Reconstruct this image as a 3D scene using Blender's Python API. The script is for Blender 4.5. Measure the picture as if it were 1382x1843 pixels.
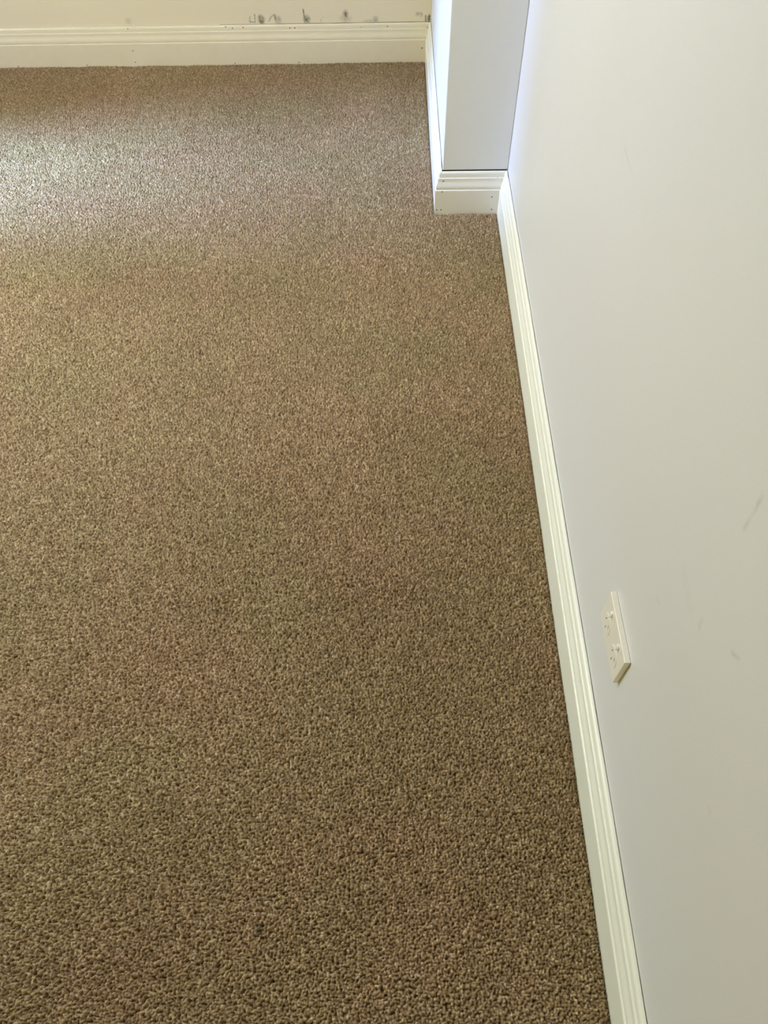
import bpy, bmesh, math, random
import numpy as np
from mathutils import Matrix, Vector

# ------------------------------------------------------------------ camera, world, light, exposure
for o in list(bpy.data.objects):
    bpy.data.objects.remove(o, do_unlink=True)
SC = bpy.context.scene
COL = SC.collection
rng = np.random.default_rng(7)
random.seed(7)

# measured dimensions of the room corner, metres
T, H = 0.0194, 0.1274            # skirting thickness and height
W, YC, YB = 0.1894, 2.0528, 3.0134   # pillar width, pillar front, back wall
XL, YN, ZC = -2.75, -1.9, 2.55   # left wall, near wall, ceiling

cam_d = bpy.data.cameras.new('camera')
cam_d.sensor_fit = 'HORIZONTAL'
cam_d.sensor_width = 36.0
cam_d.lens = 36.0 * 1346.8 / 1382.0
cam_d.clip_start = 0.02
cam = bpy.data.objects.new('camera', cam_d)
COL.objects.link(cam)
pi_, ya, ro = 0.96625, -0.02178, -0.02448
F = Vector((math.sin(ya) * math.cos(pi_), math.cos(ya) * math.cos(pi_), -math.sin(pi_)))
R = Vector((math.cos(ya), -math.sin(ya), 0)); U = R.cross(F)
R2 = math.cos(ro) * R + math.sin(ro) * U
U2 = -math.sin(ro) * R + math.cos(ro) * U
M = Matrix((R2, U2, -F)).transposed().to_4x4()
M.translation = Vector((-0.33904, 0.0, 1.35543))
cam.matrix_world = M
SC.camera = cam

SC.view_settings.view_transform = 'Standard'
SC.view_settings.look = 'None'
SC.view_settings.gamma = 1.0
SC.view_settings.use_curve_mapping = False
SC.view_settings.exposure = 0.0

world = bpy.data.worlds.new('sky'); SC.world = world
world.use_nodes = True
bg = world.node_tree.nodes['Background']
bg.inputs[0].default_value = (0.62, 0.78, 1.0, 1)
bg.inputs[1].default_value = 0.05

def area(name, loc, target, sx, sy, power, color, spread=math.pi):
    d = bpy.data.lights.new(name, 'AREA')
    d.shape = 'RECTANGLE'; d.size = sx; d.size_y = sy
    d.energy = power; d.color = color; d.spread = spread
    o = bpy.data.objects.new(name, d); COL.objects.link(o)
    o.location = loc
    o.rotation_euler = (Vector(target) - Vector(loc)).to_track_quat('-Z', 'Y').to_euler()
    return o
# daylight in through the low window of the left wall (window_1), plus fills added beside it and at the rear window (window_2)
WIN = (1.93, 2.36, 0.12, 2.1)     # y0, y1, z0, z1: clear opening in the left wall
FILTER_Y = (0.70, 1.93)             # added opening beside it, tinted to filter the light
area('window_sky', (XL - 2.0, 2.00, 3.92), (XL, 2.14, 2.0), 0.55, 1.4, 1180.0, (0.312, 0.569, 1.000))
area('window_daylight', (XL - 2.6, 1.98, 1.5), (XL, 2.1, 0.9), 0.35, 0.9, 264.0, (0.273, 0.420, 1.000))
area('window_glow', (XL - 0.05, 2.14, 1.1), (XL + 1.5, 2.0, 0.95), 0.4, 1.9, 19.5, (0.138, 0.308, 1.000), math.radians(150))
area('side_fill', (XL - 0.05, 1.58, 1.1), (XL + 1.5, 1.70, 0.70), 0.6, 1.9, 44.4, (1.000, 0.932, 0.405), math.radians(150))  # fill lamp added in the opening beside the window
area('ceiling_lamp', (-1.2, 1.4, 2.5), (-1.1, 1.4, 0), 0.3, 0.3, 12.0, (0.867, 0.883, 1.000), math.radians(115))
area('warm_rear_fill', (-1.9, YN - 0.05, 1.55), (-1.0, 3.0, 1.2), 1.6, 1.0, 18.4, (1.000, 0.826, 0.163))  # warm fill added behind the camera

# ------------------------------------------------------------------ helpers
def link(o, parent=None, **props):
    COL.objects.link(o)
    if parent: o.parent = parent
    for k, v in props.items(): o[k] = v
    return o

def mesh_obj(name, verts, faces, mat, parent=None, smooth=False, **props):
    me = bpy.data.meshes.new(name)
    me.from_pydata([tuple(map(float, v)) for v in verts], [], faces)
    bm = bmesh.new(); bm.from_mesh(me)
    bmesh.ops.recalc_face_normals(bm, faces=bm.faces)
    bm.to_mesh(me); bm.free()
    me.materials.append(mat)
    if smooth:
        me.polygons.foreach_set('use_smooth', [True] * len(me.polygons))
    o = bpy.data.objects.new(name, me)
    return link(o, parent, **props)

def box_vf(x0, x1, y0, y1, z0, z1):
    v = [(x, y, z) for x in (x0, x1) for y in (y0, y1) for z in (z0, z1)]
    f = [(0, 1, 3, 2), (4, 6, 7, 5), (0, 4, 5, 1), (2, 3, 7, 6), (0, 2, 6, 4), (1, 5, 7, 3)]
    return v, f

def boxes(name, bs, mat, parent=None, bevel=0, **props):
    V, Fs = [], []
    for b in bs:
        v, f = box_vf(*b); n = len(V); V += v; Fs += [tuple(i + n for i in q) for q in f]
    o = mesh_obj(name, V, Fs, mat, parent, **props)
    if bevel:
        m = o.modifiers.new('bevel', 'BEVEL'); m.width = bevel; m.segments = 3; m.limit_method = 'ANGLE'
    return o

class NT:
    def __init__(s, name):
        s.m = bpy.data.materials.new(name); s.m.use_nodes = True
        s.t = s.m.node_tree; s.b = s.t.nodes['Principled BSDF']
        s.co = s.t.nodes.new('ShaderNodeTexCoord').outputs['Object']
    def n(s, typ, **kw):
        nd = s.t.nodes.new(typ)
        for k, v in kw.items(): setattr(nd, k, v)
        return nd
    def l(s, a, b): s.t.links.new(a, b)
    def noise(s, scale, detail=3, rough=0.5, vec=None, stretch=None):
        nd = s.n('ShaderNodeTexNoise'); nd.inputs['Scale'].default_value = scale
        nd.inputs['Detail'].default_value = detail; nd.inputs['Roughness'].default_value = rough
        v = vec or s.co
        if stretch:
            mp = s.n('ShaderNodeMapping'); mp.inputs['Scale'].default_value = stretch
            s.l(v, mp.inputs['Vector']); v = mp.outputs['Vector']
        s.l(v, nd.inputs['Vector']); return nd.outputs['Fac']
    def ramp(s, fac, stops):
        r = s.n('ShaderNodeValToRGB'); e = r.color_ramp.elements
        while len(e) < len(stops): e.new(0.5)
        for i, (p, c) in enumerate(stops):
            e[i].position = p; e[i].color = (*c, 1) if len(c) == 3 else c
        s.l(fac, r.inputs['Fac']); return r.outputs['Color']
    def mix(s, fac, a, b, mode='MIX'):
        m = s.n('ShaderNodeMix', data_type='RGBA', blend_type=mode)
        for sock, val in ((m.inputs[0], fac), (m.inputs[6], a), (m.inputs[7], b)):
            if hasattr(val, 'is_output'): s.l(val, sock)
            elif isinstance(val, tuple): sock.default_value = (*val, 1)
            else: sock.default_value = val
        return m.outputs[2]
    def attr(s, name):
        a = s.n('ShaderNodeAttribute'); a.attribute_name = name; return a.outputs['Fac']
    def bump(s, h, strength, dist):
        b = s.n('ShaderNodeBump'); b.inputs['Strength'].default_value = strength
        b.inputs['Distance'].default_value = dist
        s.l(h, b.inputs['Height']); s.l(b.outputs['Normal'], s.b.inputs['Normal'])
    def set(s, **kw):
        for k, v in kw.items(): s.b.inputs[k.replace('_', ' ')].default_value = v

def paint(name, c, rough, mott=0.02, dirt_shade=None, coat=0.0):
    a = NT(name)
    dark = tuple(x * (1 - mott) for x in c)
    col = a.mix(a.ramp(a.noise(2.3, 4), [(0.3, (0, 0, 0)), (0.7, (1, 1, 1))]), dark, c)
    if dirt_shade is not None:
        f = a.attr('dirt_shade')
        col = a.mix(f, col, dirt_shade)
    a.l(col, a.b.inputs['Base Color'])
    a.set(Roughness=rough, Coat_Weight=coat)
    a.bump(a.noise(420, 3), 0.25, 0.0006)
    return a.m

M_wall = paint('white_wall_paint', (0.695, 0.70, 0.715), 0.42, dirt_shade=(0.16, 0.15, 0.13))
M_back = paint('cream_wall_paint', (0.75, 0.685, 0.53), 0.6, dirt_shade=(0.10, 0.095, 0.07))
M_pillar = paint('pillar_wall_paint', (0.76, 0.80, 0.87), 0.6)
M_ceil = paint('ceiling_paint', (0.62, 0.56, 0.45), 0.8)
M_far = paint('warm_far_wall_paint', (0.36, 0.30, 0.22), 0.7)

def enamel(name, c, c2):
    a = NT(name)
    g = a.noise(9, 5, 0.7)
    col = a.mix(a.ramp(g, [(0.35, (0, 0, 0)), (0.75, (1, 1, 1))]), c, c2)
    # faint grubby rub marks
    k = a.ramp(a.noise(26, 4, 0.75, stretch=(1, 1, 2.2)), [(0.66, (0, 0, 0)), (0.8, (0.28, 0.28, 0.28))])
    col = a.mix(k, col, (0.33, 0.31, 0.25))
    a.l(col, a.b.inputs['Base Color'])
    a.set(Roughness=0.32)
    a.bump(a.noise(160, 3), 0.12, 0.0008)
    return a.m
M_enamel = enamel('skirting_enamel', (0.82, 0.82, 0.745), (0.79, 0.79, 0.71))
M_enamel_pillar = enamel('grey_skirting_enamel', (0.80, 0.80, 0.79), (0.77, 0.77, 0.76))
M_enamel_back = enamel('bounce_tinted_skirting_enamel', (0.74, 0.69, 0.55), (0.70, 0.645, 0.50))  # bounce light put into the back board's warmer, darker colour

def plain(name, c, rough, spec=0.5):
    a = NT(name)
    col = a.mix(a.noise(80, 2), c, tuple(x * 0.96 for x in c))
    a.l(col, a.b.inputs['Base Color']); a.set(Roughness=rough); return a.m
M_plastic = plain('aged_white_plastic', (0.82, 0.79, 0.72), 0.3)
M_switch = plain('bright_white_plastic', (0.86, 0.85, 0.80), 0.25)
M_hole = plain('dark_hole', (0.02, 0.018, 0.015), 0.8)
M_slot = plain('slot_shadow', (0.22, 0.20, 0.17), 0.6)
M_sub = plain('underlay', (0.10, 0.075, 0.045), 0.95)
M_frame = plain('white_window_frame', (0.8, 0.8, 0.78), 0.35)
fg = NT('light_filter_tint')
tr = fg.n('ShaderNodeBsdfTransparent'); tr.inputs['Color'].default_value = (0.58, 0.55, 0.43, 1)
fg.l(tr.outputs[0], fg.t.nodes['Material Output'].inputs['Surface']); M_tint = fg.m
g = NT('window_glass'); g.set(Roughness=0.0, Transmission_Weight=1.0, IOR=1.01); g.b.inputs['Base Color'].default_value = (1, 1, 1, 1)
M_glass = g.m

# carpet yarn
a = NT('carpet_yarn')
tone = a.attr('tone')
col = a.ramp(tone, [(0.0, (0.145, 0.090, 0.034)), (0.5, (0.290, 0.196, 0.100)), (0.85, (0.435, 0.315, 0.185)), (1.0, (0.65, 0.52, 0.35))])
hue = a.ramp(a.noise(3.1, 3, 0.6), [(0.38, (0.97, 1.01, 0.94)), (0.62, (1.035, 0.985, 1.005))])
col = a.mix(1.0, col, hue, 'MULTIPLY')
fib = a.ramp(a.noise(900, 2), [(0.3, (0.82, 0.82, 0.82)), (0.7, (1.12, 1.12, 1.12))])
col = a.mix(1.0, col, fib, 'MULTIPLY')
soil = a.attr('soil')
col = a.mix(soil, col, (0.05, 0.035, 0.012))
a.l(col, a.b.inputs['Base Color'])
a.set(Roughness=0.75, Sheen_Weight=0.04, Sheen_Roughness=0.45)
a.bump(a.noise(1100, 2), 0.5, 0.0006)
M_carpet = a.m

# ------------------------------------------------------------------ numpy helpers
def vnoise(x, y, seed):
    r = np.random.default_rng(seed); N = 512
    g = r.random((N, N)).astype(np.float32)
    xi = np.floor(x).astype(int); yi = np.floor(y).astype(int)
    fx = x - xi; fy = y - yi
    fx = fx * fx * (3 - 2 * fx); fy = fy * fy * (3 - 2 * fy)
    a_ = g[xi % N, yi % N]; b_ = g[(xi + 1) % N, yi % N]; c_ = g[xi % N, (yi + 1) % N]; d_ = g[(xi + 1) % N, (yi + 1) % N]
    return (a_ * (1 - fx) + b_ * fx) * (1 - fy) + (c_ * (1 - fx) + d_ * fx) * fy

def grid_mesh(name, P, nu, nv, mat, attrs, smooth=True, **props):
    me = bpy.data.meshes.new(name)
    me.vertices.add(nu * nv); me.vertices.foreach_set('co', P.astype(np.float32).ravel())
    i = np.arange(nu - 1)[:, None] * nv + np.arange(nv - 1)[None, :]
    q = np.stack([i, i + nv, i + nv + 1, i + 1], -1).reshape(-1, 4).astype(np.int32)
    nf = len(q)
    me.loops.add(nf * 4); me.loops.foreach_set('vertex_index', q.ravel())
    me.polygons.add(nf); me.polygons.foreach_set('loop_start', np.arange(nf, dtype=np.int32) * 4)
    if smooth: me.polygons.foreach_set('use_smooth', np.ones(nf, dtype=bool))
    me.update(calc_edges=True)
    for k, v in attrs.items():
        at = me.attributes.new(k, 'FLOAT', 'POINT'); at.data.foreach_set('value', v.astype(np.float32).ravel())
    me.materials.append(mat)
    o = bpy.data.objects.new(name, me)
    return link(o, None, **props)

# ------------------------------------------------------------------ room shell
S = dict(kind='structure')
boxes('floor', [(XL - 0.15, 0.15, YN - 0.15, YB + 0.15, -0.14, -0.012)], M_sub, **S)
boxes('ceiling', [(XL - 0.15, 0.15, YN - 0.15, YB + 0.15, ZC, ZC + 0.12)], M_ceil, **S)
y0, y1, z0, z1 = WIN
b0, b1 = FILTER_Y
boxes('wall_left', [(XL - 0.15, XL, YN, b0, -0.012, ZC), (XL - 0.15, XL, y1, YB, -0.012, ZC),
                    (XL - 0.15, XL, y0, y1, z1, ZC), (XL - 0.15, XL, y0, y1, -0.012, z0),
                    (XL - 0.15, XL, b0, b1, z1, ZC), (XL - 0.15, XL, b0, b1, -0.012, z0)], M_far, **S)
boxes('wall_near', [(XL - 0.15, -2.15, YN - 0.15, YN, -0.012, ZC), (-0.45, 0.15, YN - 0.15, YN, -0.012, ZC),
                    (-2.15, -0.45, YN - 0.15, YN, -0.012, 1.0), (-2.15, -0.45, YN - 0.15, YN, 2.1, ZC)], M_far, **S)
def window(name, b, axis):
    x0, x1, yy0, yy1, zz0, zz1 = b; f = 0.045
    if axis == 'x':
        fr = [(x0, x1, yy0, yy0 + f, zz0, zz1), (x0, x1, yy1 - f, yy1, zz0, zz1), (x0, x1, yy0 + f, yy1 - f, zz0, zz0 + f), (x0, x1, yy0 + f, yy1 - f, zz1 - f, zz1)]
        pn = [((x0 + x1) / 2 - .003, (x0 + x1) / 2 + .003, yy0 + f, yy1 - f, zz0 + f, zz1 - f)]
    else:
        fr = [(x0, x0 + f, yy0, yy1, zz0, zz1), (x1 - f, x1, yy0, yy1, zz0, zz1), (x0 + f, x1 - f, yy0, yy1, zz0, zz0 + f), (x0 + f, x1 - f, yy0, yy1, zz1 - f, zz1)]
        pn = [(x0 + f, x1 - f, (yy0 + yy1) / 2 - .003, (yy0 + yy1) / 2 + .003, zz0 + f, zz1 - f)]
    w_ = boxes(name, fr, M_frame, **S)
window('window_1', (XL - 0.12, XL - 0.06, y0, y1, z0, z1), 'x')
w3 = boxes('filter_frame', [(XL - 0.12, XL - 0.06, b0, b0 + .04, z0, z1)], M_frame, **S)
boxes('filter_pane', [(XL - 0.098, XL - 0.092, b0 + .04, b1, z0, z1)], M_tint, w3)  # unseen tinted sheet added to filter light reaching the near side
window('window_2', (-2.15, -0.45, YN - 0.12, YN - 0.06, 1.0, 2.1), 'y')

# walls that the photo shows: solid slabs with a fine front grid carrying the scuff marks
def axis_pts(lo, hi, coarse, dense):
    p = [np.linspace(lo, hi, int((hi - lo) / coarse) + 2)]
    for a_, b_, s_ in dense: p.append(np.arange(a_, b_, s_))
    p = np.unique(np.round(np.concatenate(p), 5)); return p

def seg_d(x, y, ax, ay, bx, by):
    dx, dy = bx - ax, by - ay
    t = np.clip(((x - ax) * dx + (y - ay) * dy) / (dx * dx + dy * dy + 1e-12), 0, 1)
    return np.hypot(x - ax - t * dx, y - ay - t * dy), t

# pixel -> wall positions already converted to metres (see marks below)
CAMP = np.array((-0.33904, 0.0, 1.35543))
def ray(u, v):
    d = F + R2 * ((u - 691) / 1346.8) - U2 * ((v - 921.5) / 1346.8); return np.array(d)
def on_back(u, v, y=YB):
    d = ray(u, v); p = CAMP + d * (y / d[1]); return p[0], p[2]
def on_right(u, v, x=0.0):
    d = ray(u, v); p = CAMP + d * ((x - CAMP[0]) / d[0]); return p[1], p[2]

# back wall scuffs: smears left by furniture just above the skirting
xs = axis_pts(XL, -W, 0.05, [(-1.25, -W, 0.0022), (-1.36, -1.26, 0.004)])
zs = axis_pts(-0.012, ZC, 0.05, [(0.11, 0.20, 0.0018)])
X, Z = np.meshgrid(xs, zs, indexing='ij')
D = np.zeros_like(X)
def mark(pts, r, s, ragged=0.5):
    global D
    q = [on_back(*p) for p in pts]
    for (ax, az), (bx, bz) in zip(q[:-1], q[1:]):
        d, t = seg_d(X, Z, ax, az, bx, bz)
        n_ = vnoise(X * 260, Z * 260, 3)
        D = np.maximum(D, s * np.clip(1 - d / r, 0, 1) ** 0.8 * (1 - ragged + ragged * n_ * 1.6))
def blob(u, v, ru, rv, s):
    global D
    cx, cz = on_back(u, v); k = 0.00225
    d = np.hypot((X - cx) / (ru * k), (Z - cz) / (rv * k * 1.35))
    n_ = vnoise(X * 200, Z * 200, 5)
    D = np.maximum(D, s * np.clip(1.25 - d, 0, 1) * (0.35 + 0.9 * n_))
mark([(450, 30), (449, 38)], .003, .45); mark([(458, 26), (459, 39)], .003, .6); mark([(450, 39.5), (459, 40)], .003, .7)
blob(470, 36, 6, 6, .75); mark([(467, 28), (468, 40)], .003, .8); mark([(472, 30), (476, 35)], .003, .5)
mark([(484, 38), (488, 30), (493, 27)], .003, .45); mark([(494, 26), (496, 36)], .0035, .8); blob(500, 36, 6, 5, .4)
mark([(545.5, 17), (549, 40)], .003, .8); blob(552, 35, 6, 5, .7); mark([(550, 30), (557, 33)], .003, .5)
mark([(577.5, 34), (578, 40)], .002, .4); mark([(580, 30), (584, 32)], .002, .2)
blob(622, 26, 5, 5, .6); blob(622, 34, 10, 5, .28); blob(676, 35, 5, 4, .45); mark([(672, 31), (677, 30)], .002, .4)
blob(752, 25, 5, 2.5, .45); blob(758, 26, 3, 3, .4)
mark([(766, 28), (766, 39)], .003, .8); blob(773, 32, 4, 4, .95); mark([(770, 38), (776, 40)], .003, .8)
blob(231, 38, 6, 4, .22); blob(665, 38, 12, 2, .3)
D = np.clip(D * 1.35, 0, 0.95)
# shade of the open joint behind the board, painted into the mask
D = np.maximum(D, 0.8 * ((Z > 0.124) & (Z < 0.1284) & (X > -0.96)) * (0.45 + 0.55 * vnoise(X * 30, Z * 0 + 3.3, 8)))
D *= (X < -W - 0.004)
P = np.stack([X, np.full_like(X, YB), Z], -1)
wb = grid_mesh('wall_back', P[:, ::-1].reshape(-1, 3), len(xs), len(zs), M_back, {'dirt_shade': D[:, ::-1]}, smooth=False, **S)
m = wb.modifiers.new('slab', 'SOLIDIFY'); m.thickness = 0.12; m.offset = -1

# right wall scuffs
ys = axis_pts(YN, YB + .12, 0.06, [(0.15, 0.85, 0.0030), (1.05, 1.35, 0.003)])
zs = axis_pts(-0.012, ZC, 0.06, [(0.40, 0.90, 0.0030)])
Y, Z = np.meshgrid(ys, zs, indexing='ij')
D = np.zeros_like(Y)
def rmark(pts, r, s):
    global D
    q = [on_right(*p) for p in pts]
    for (ay, az), (by, bz) in zip(q[:-1], q[1:]):
        d, t = seg_d(Y, Z, ay, az, by, bz)
        n_ = vnoise(Y * 150, Z * 150, 9)
        D = np.maximum(D, s * np.clip(1 - d / r, 0, 1) * (0.4 + n_))
rmark([(1373, 893), (1363, 908)], .004, .24); rmark([(1361, 915), (1339, 952)], .004, .20)
rmark([(1264, 1115), (1258, 1130)], .004, .18); rmark([(1316, 1174), (1330, 1186)], .003, .30)
rmark([(1125, 264), (1128, 285), (1138, 310)], .004, .16); rmark([(1183, 1075), (1185, 1085)], .004, .2)
rmark([(1231, 1034), (1242, 1095)], .012, .05); rmark([(1276, 1455), (1278, 1462)], .003, .2)
P = np.stack([np.zeros_like(Y), Y, Z], -1)
wr = grid_mesh('wall_right', P.reshape(-1, 3), len(ys), len(zs), M_wall, {'dirt_shade': D}, smooth=False, **S)
m = wr.modifiers.new('slab', 'SOLIDIFY'); m.thickness = 0.12; m.offset = -1
for w_, ax_ in ((wb, 1), (wr, 0)):
    n = w_.data.polygons[0].normal
    if n[ax_] > 0:
        w_.data.flip_normals()

# boxed-out pillar in the corner
boxes('wall_pillar', [(-W, -0.0005, YC, YB - 0.0005, 0.1280, ZC)], M_pillar, bevel=0.0022, **S)
boxes('gap_core', [(-W + 0.012, -0.0005, YC + 0.012, YB - 0.0005, -0.012, 0.1280)], M_sub, **S)   # dark core added so the joint over the skirting looks shaded

# ------------------------------------------------------------------ skirting boards
PROF = [(0.0, 0.1262), (0.0004, 0.1270), (0.0012, 0.1274), (0.0036, 0.1274), (0.0056, 0.1268), (0.0074, 0.1252), (0.0086, 0.1225), (0.0092, 0.119), (0.0095, 0.1145), (0.0096, 0.1118),
        (0.0100, 0.1110), (0.0116, 0.1107), (0.0122, 0.1102), (0.0124, 0.1090), (0.0123, 0.1055), (0.0126, 0.1015), (0.0134, 0.0980), (0.0147, 0.0945), (0.0160, 0.0908), (0.0169, 0.0870), (0.0172, 0.0835), (0.0169, 0.0800), (0.0163, 0.0782), (0.0164, 0.0774),
        (0.0172, 0.0770), (0.0184, 0.0769), (0.0191, 0.0765), (0.0194, 0.0755), (0.0194, 0.0735), (0.0194, 0.03), (0.0194, -0.011), (0.0, -0.011)]
PROF = [(d_, z_ - 0.0011 if 0.07 < z_ < 0.113 else z_) for d_, z_ in PROF]
def skirting(name, A, B, nrm, ca, cb, gapf, mat, seg=80, **props):
    """A to B along the wall foot, nrm away from the wall; ca, cb: how far the ends shift along the run per metre of depth."""
    A = np.array(A, float); B = np.array(B, float); L_ = np.linalg.norm(B - A); d_ = (B - A) / L_; nrm = np.array(nrm, float)
    V = []; k = len(PROF)
    ts = np.linspace(0, 1, seg + 1)
    for t in ts:
        for j, (dep, z) in enumerate(PROF):
            s0 = ca * dep; s1 = L_ + cb * dep
            s = s0 + (s1 - s0) * t
            g_ = gapf(t * L_) if dep < 0.003 else 0.0
            dd = max(dep, g_) if dep < 0.003 else dep
            p = A + d_ * s + nrm * dd
            V.append((p[0], p[1], z))
    Fs = [tuple(i * k + j for j in range(k)) for i in (0,)] + [tuple(seg * k + j for j in reversed(range(k)))]
    for i in range(seg):
        for j in range(k):
            j2 = (j + 1) % k
            Fs.append((i * k + j, (i + 1) * k + j, (i + 1) * k + j2, i * k + j2))
    o = mesh_obj(name, V, Fs, mat, None, smooth=True, **props)
    md = o.modifiers.new('edges', 'EDGE_SPLIT'); md.split_angle = math.radians(34)
    return o
gn = np.random.default_rng(3).random(400)
def gap(base, amp, off=0, extra=()):
    def f(s):
        q = s * 14 + off; i = int(q); fr = q - i
        v = base + amp * (gn[i % 400] * (1 - fr) + gn[(i + 1) % 400] * fr)
        for c, w_, h in extra:
            v += h * max(0, 1 - abs(s - c) / w_)
        return v
    return f
YS = YN
sk_r = skirting('baseboard_right', (0, YS, 0), (0, YC, 0), (-1, 0, 0), 0, -1.0, gap(0.0010, 0.0008, 0, [(YC - YS - .028, .022, .0022)]), M_enamel, seg=240, **S)
sk_c = skirting('baseboard_pillar_front', (-0.0009, YC, 0), (-W, YC, 0), (0, -1, 0), 1.0, 1.0, gap(0.0032, 0.0006, 40), M_enamel_pillar, seg=24, **S)
sk_s = skirting('baseboard_pillar_side', (-W, YC, 0), (-W, YB, 0), (-1, 0, 0), -1.0, -1.0, gap(0.0006, 0.0010, 80, [(.03, .05, .0015)]), M_enamel, seg=60, **S)
sk_b = skirting('baseboard_back', (XL, YB, 0), (-W, YB, 0), (0, -1, 0), 0, -1.0, gap(0.0004, 0.0022, 120, [(2.3, .8, .001)]), M_enamel_back, seg=140, **S)

# nail holes: tiny dark sunk heads on the boards
def hole_mesh(r):
    me = bpy.data.meshes.new('nail_hole'); bm = bmesh.new()
    bmesh.ops.create_uvsphere(bm, u_segments=10, v_segments=6, radius=r)
    for v in bm.verts: v.co.z *= 0.25
    bm.to_mesh(me); bm.free(); me.materials.append(M_hole); return me
HM = hole_mesh(0.0020)
def face_depth(z):
    return float(np.interp(z, [p[1] for p in PROF[:-1]][::-1], [p[0] for p in PROF[:-1]][::-1]))
def nail(parent, u, v, face, s=1.0):
    dep = T
    for _ in range(12):
        if face == 'back': y_ = YB - dep; x_, z_ = on_back(u, v, y_)
        elif face == 'front': y_ = YC - dep; x_, z_ = on_back(u, v, y_)
        elif face == 'right': x_ = -dep; y_, z_ = on_right(u, v, x_)
        dep = face_depth(max(0.0, min(z_, 0.1273)))
    o = bpy.data.objects.new('nail_hole', HM); link(o, parent)
    o.location = (x_, y_, z_); o.scale = (s, s, s)
    o.rotation_euler = (math.pi / 2, 0, 0) if face != 'right' else (0, math.pi / 2, 0)
for u, v, s in [(406, 48.5, 1.1), (418.5, 51, 1), (437.5, 49.5, 1.1), (521.5, 50.5, 1), (530.5, 50.5, 1.1), (649.5, 49, .6), (697.5, 47.5, 1), (769, 49.5, 1),
                (759.5, 86.5, 1.3), (423, 113.8, 1), (538, 112.3, 1), (230, 52, 1), (239, 91.5, 1), (243.5, 112.3, 1), (157, 117.5, 1), (33, 119.5, 1)]:
    nail(sk_b, u, v, 'back', s)
for u, v in [(797.8, 326.3), (795.5, 345.3), (785.8, 377.8), (793.3, 377.6), (895.3, 319.7), (885, 354.6), (884.6, 377)]:
    nail(sk_c, u, v, 'front', 1.0)
for u, v, s in [(968, 713, .6), (1037.3, 1149, .6), (1137, 1743, .7), (1145, 1814, .7)]:
    nail(sk_r, u, v, 'right', s)

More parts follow.
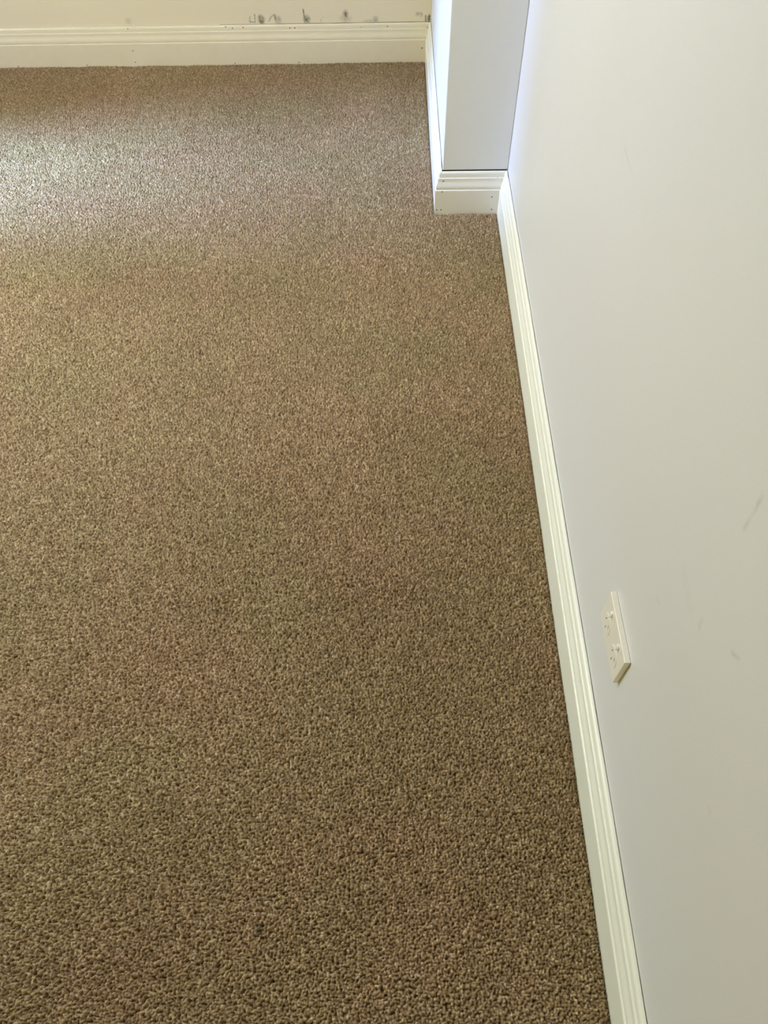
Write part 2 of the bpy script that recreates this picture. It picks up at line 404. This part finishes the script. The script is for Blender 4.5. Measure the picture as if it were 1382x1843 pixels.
# ------------------------------------------------------------------ carpet pile
def carpet():
    # rows get coarser with distance; the yarn tufts themselves keep one size
    yy = [-0.45]
    while yy[-1] < YB - 0.004:
        y_ = yy[-1]; yy.append(y_ + 0.00120 + 0.00050 * max(0, min(y_, 3.0)))
    yy = np.array(yy); xx = np.arange(-2.25, -0.004, 0.00140)
    X, Y = np.meshgrid(xx, yy, indexing='ij'); X = X.astype(np.float32); Y = Y.astype(np.float32)
    s = 0.0038
    wx_ = X + 0.0022 * (vnoise(X * 170, Y * 170, 11) - .5) + 0.004 * (vnoise(X * 40, Y * 40, 12) - .5)
    wy_ = Y + 0.0022 * (vnoise(X * 170 + 31, Y * 170, 13) - .5) + 0.004 * (vnoise(X * 40, Y * 40 + 9, 14) - .5)
    gx = np.floor(wx_ / s).astype(np.int32); gy = np.floor(wy_ / s).astype(np.int32)
    r = np.random.default_rng(21); N = 1024
    jx = r.random((N, N), dtype=np.float32); jy = r.random((N, N), dtype=np.float32); jh = r.random((N, N), dtype=np.float32)
    ang = r.random((N, N), dtype=np.float32) * np.pi; tn = r.random((N, N), dtype=np.float32)
    best = np.full(X.shape, -1e9, np.float32); tone_ = np.zeros_like(best); sec = best.copy()
    for dx in (-1, 0, 1):
        for dy in (-1, 0, 1):
            cx = gx + dx; cy = gy + dy; ix = cx % N; iy = cy % N
            px = (cx + 0.5 + 0.9 * (jx[ix, iy] - .5)) * s; py = (cy + 0.5 + 0.9 * (jy[ix, iy] - .5)) * s
            ex = wx_ - px; ey = wy_ - py
            ca = np.cos(ang[ix, iy]); sa = np.sin(ang[ix, iy])
            u_ = ex * ca + ey * sa; v_ = -ex * sa + ey * ca
            q = (u_ / (s * 0.70)) ** 2 + (v_ / (s * 0.52)) ** 2
            h = 0.0055 * (1 - q) + 0.0031 * (jh[ix, iy] - .5)
            up = h > best
            sec = np.where(up, best, np.maximum(sec, h))
            tone_ = np.where(up, tn[ix, iy], tone_); best = np.where(up, h, best)
    best = np.maximum(best, -0.0080)
    big = 0.0035 * (vnoise(X * 9, Y * 9, 31) - .5) + 0.002 * (vnoise(X * 26, Y * 26, 32) - .5)
    Zc = best - 0.0015 + big
    # pile tucked down at the skirting
    d_board = np.minimum(-T - X, YB - T - Y)
    pc = np.hypot(np.maximum(-W - T - X, 0), np.maximum(YC - T - Y, 0))
    d_board = np.minimum(d_board, pc)
    Zc = Zc - 0.0065 * np.clip(1 - d_board / 0.007, 0, 1)
    tone_ = 0.13 + 0.74 * tone_ ** 1.15 + 0.20 * (vnoise(X * 330, Y * 330, 41) - .3)
    glint = (vnoise(X * 420, Y * 420, 42) > 0.93) & (best > 0.002)
    tone_ = np.where(glint, 1.0, np.clip(tone_, 0, 0.95))
    # matted patches in the yarn
    tone_ = np.clip(tone_ + 0.10 * (vnoise(X * 2.6, Y * 2.6, 51) - .5) + 0.08 * (vnoise(X * 7, Y * 7, 52) - .5), 0, 1)
    soil_ = np.zeros_like(X)
    for cx, cy, rr, st in ((-0.556, 0.130, 0.011, .5), (-0.28, 0.19, .012, .12)):
        soil_ = np.maximum(soil_, st * np.clip(1.3 - np.hypot(X - cx, Y - cy) / rr, 0, 1) * (0.5 + vnoise(X * 400, Y * 400, 61)))
    lean = 0.0012
    Xd = X + lean * (vnoise(X * 300, Y * 300, 71) - .5); Yd = Y + lean * (vnoise(X * 300, Y * 300, 72) - .5)
    P = np.stack([Xd, Yd, Zc], -1)
    # leave out what lies under the pillar
    nu, nv = len(xx), len(yy)
    me_o = grid_mesh('carpet', P.reshape(-1, 3), nu, nv, M_carpet, {'tone': tone_, 'soil': np.clip(soil_, 0, 1)},
                     kind='stuff', label='brown-beige twist pile carpet covering the whole floor', category='carpet')
    return me_o
carpet()

# ------------------------------------------------------------------ double power outlet on the right wall
PY, PZ, PW, PH, PT = 0.4313, 0.2719, 0.116, 0.0748, 0.0092
root = bpy.data.objects.new('power_outlet', None); link(root, None)
root.location = (0, PY + PW / 2, PZ + PH / 2)
root['label'] = 'white double power outlet with two switches, low on the right wall above the skirting'
root['category'] = 'power outlet'
# local frame: +Y away from camera, Z up, -X out of the wall
fp = boxes('faceplate', [(-PT, -0.0002, -PW / 2, PW / 2, -PH / 2, PH / 2)], M_plastic, root, bevel=0.0011)
def disc(name, cy, cz, r, x0, x1, mat, parent, n=40, sy=1, sz=1, bevel=0.0004):
    V, Fs = [], []
    for x in (x0, x1):
        for i in range(n):
            t = 2 * math.pi * i / n; V.append((x, cy + r * sy * math.cos(t), cz + r * sz * math.sin(t)))
    Fs = [tuple(range(n)), tuple(range(2 * n - 1, n - 1, -1))] + [(i, (i + 1) % n, n + (i + 1) % n, n + i) for i in range(n)]
    o = mesh_obj(name, V, Fs, mat, parent)
    b = o.modifiers.new('bevel', 'BEVEL'); b.width = bevel; b.segments = 2; b.limit_method = 'ANGLE'
    return o
for cy in (PW / 2 - 0.27 * PW, PW / 2 - 0.73 * PW):
    cz = PH / 2 - 0.63 * PH
    sk = disc('socket', cy, cz, 0.0175, -PT - 0.0009, -PT + 0.001, M_plastic, root)
    for dy, dz, an in ((0.0078, 0.0045, 30), (-0.0078, 0.0045, -30), (0, -0.0085, 0)):
        v, f = box_vf(-PT - 0.0011, -PT - 0.0004, -0.0009, 0.0009, -0.0034, 0.0034)
        c_, s_ = math.cos(math.radians(an)), math.sin(math.radians(an))
        v = [(x, cy + dy + y * c_ - z * s_, cz + dz + y * s_ + z * c_) for x, y, z in v]
        mesh_obj('pin_slot', v, f, M_slot, sk)
    rk = disc('rocker_switch', cy - 0.001 * 0, PH / 2 - 0.21 * PH, 0.0046, -PT - 0.0030, -PT + 0.001, M_switch, root, sz=1.35, bevel=0.0012)
    disc('indicator_dot', cy - 0.0022, PH / 2 - 0.21 * PH - 0.0032, 0.0009, -PT - 0.0033, -PT - 0.0025, M_hole, rk, n=12, bevel=0.0001)
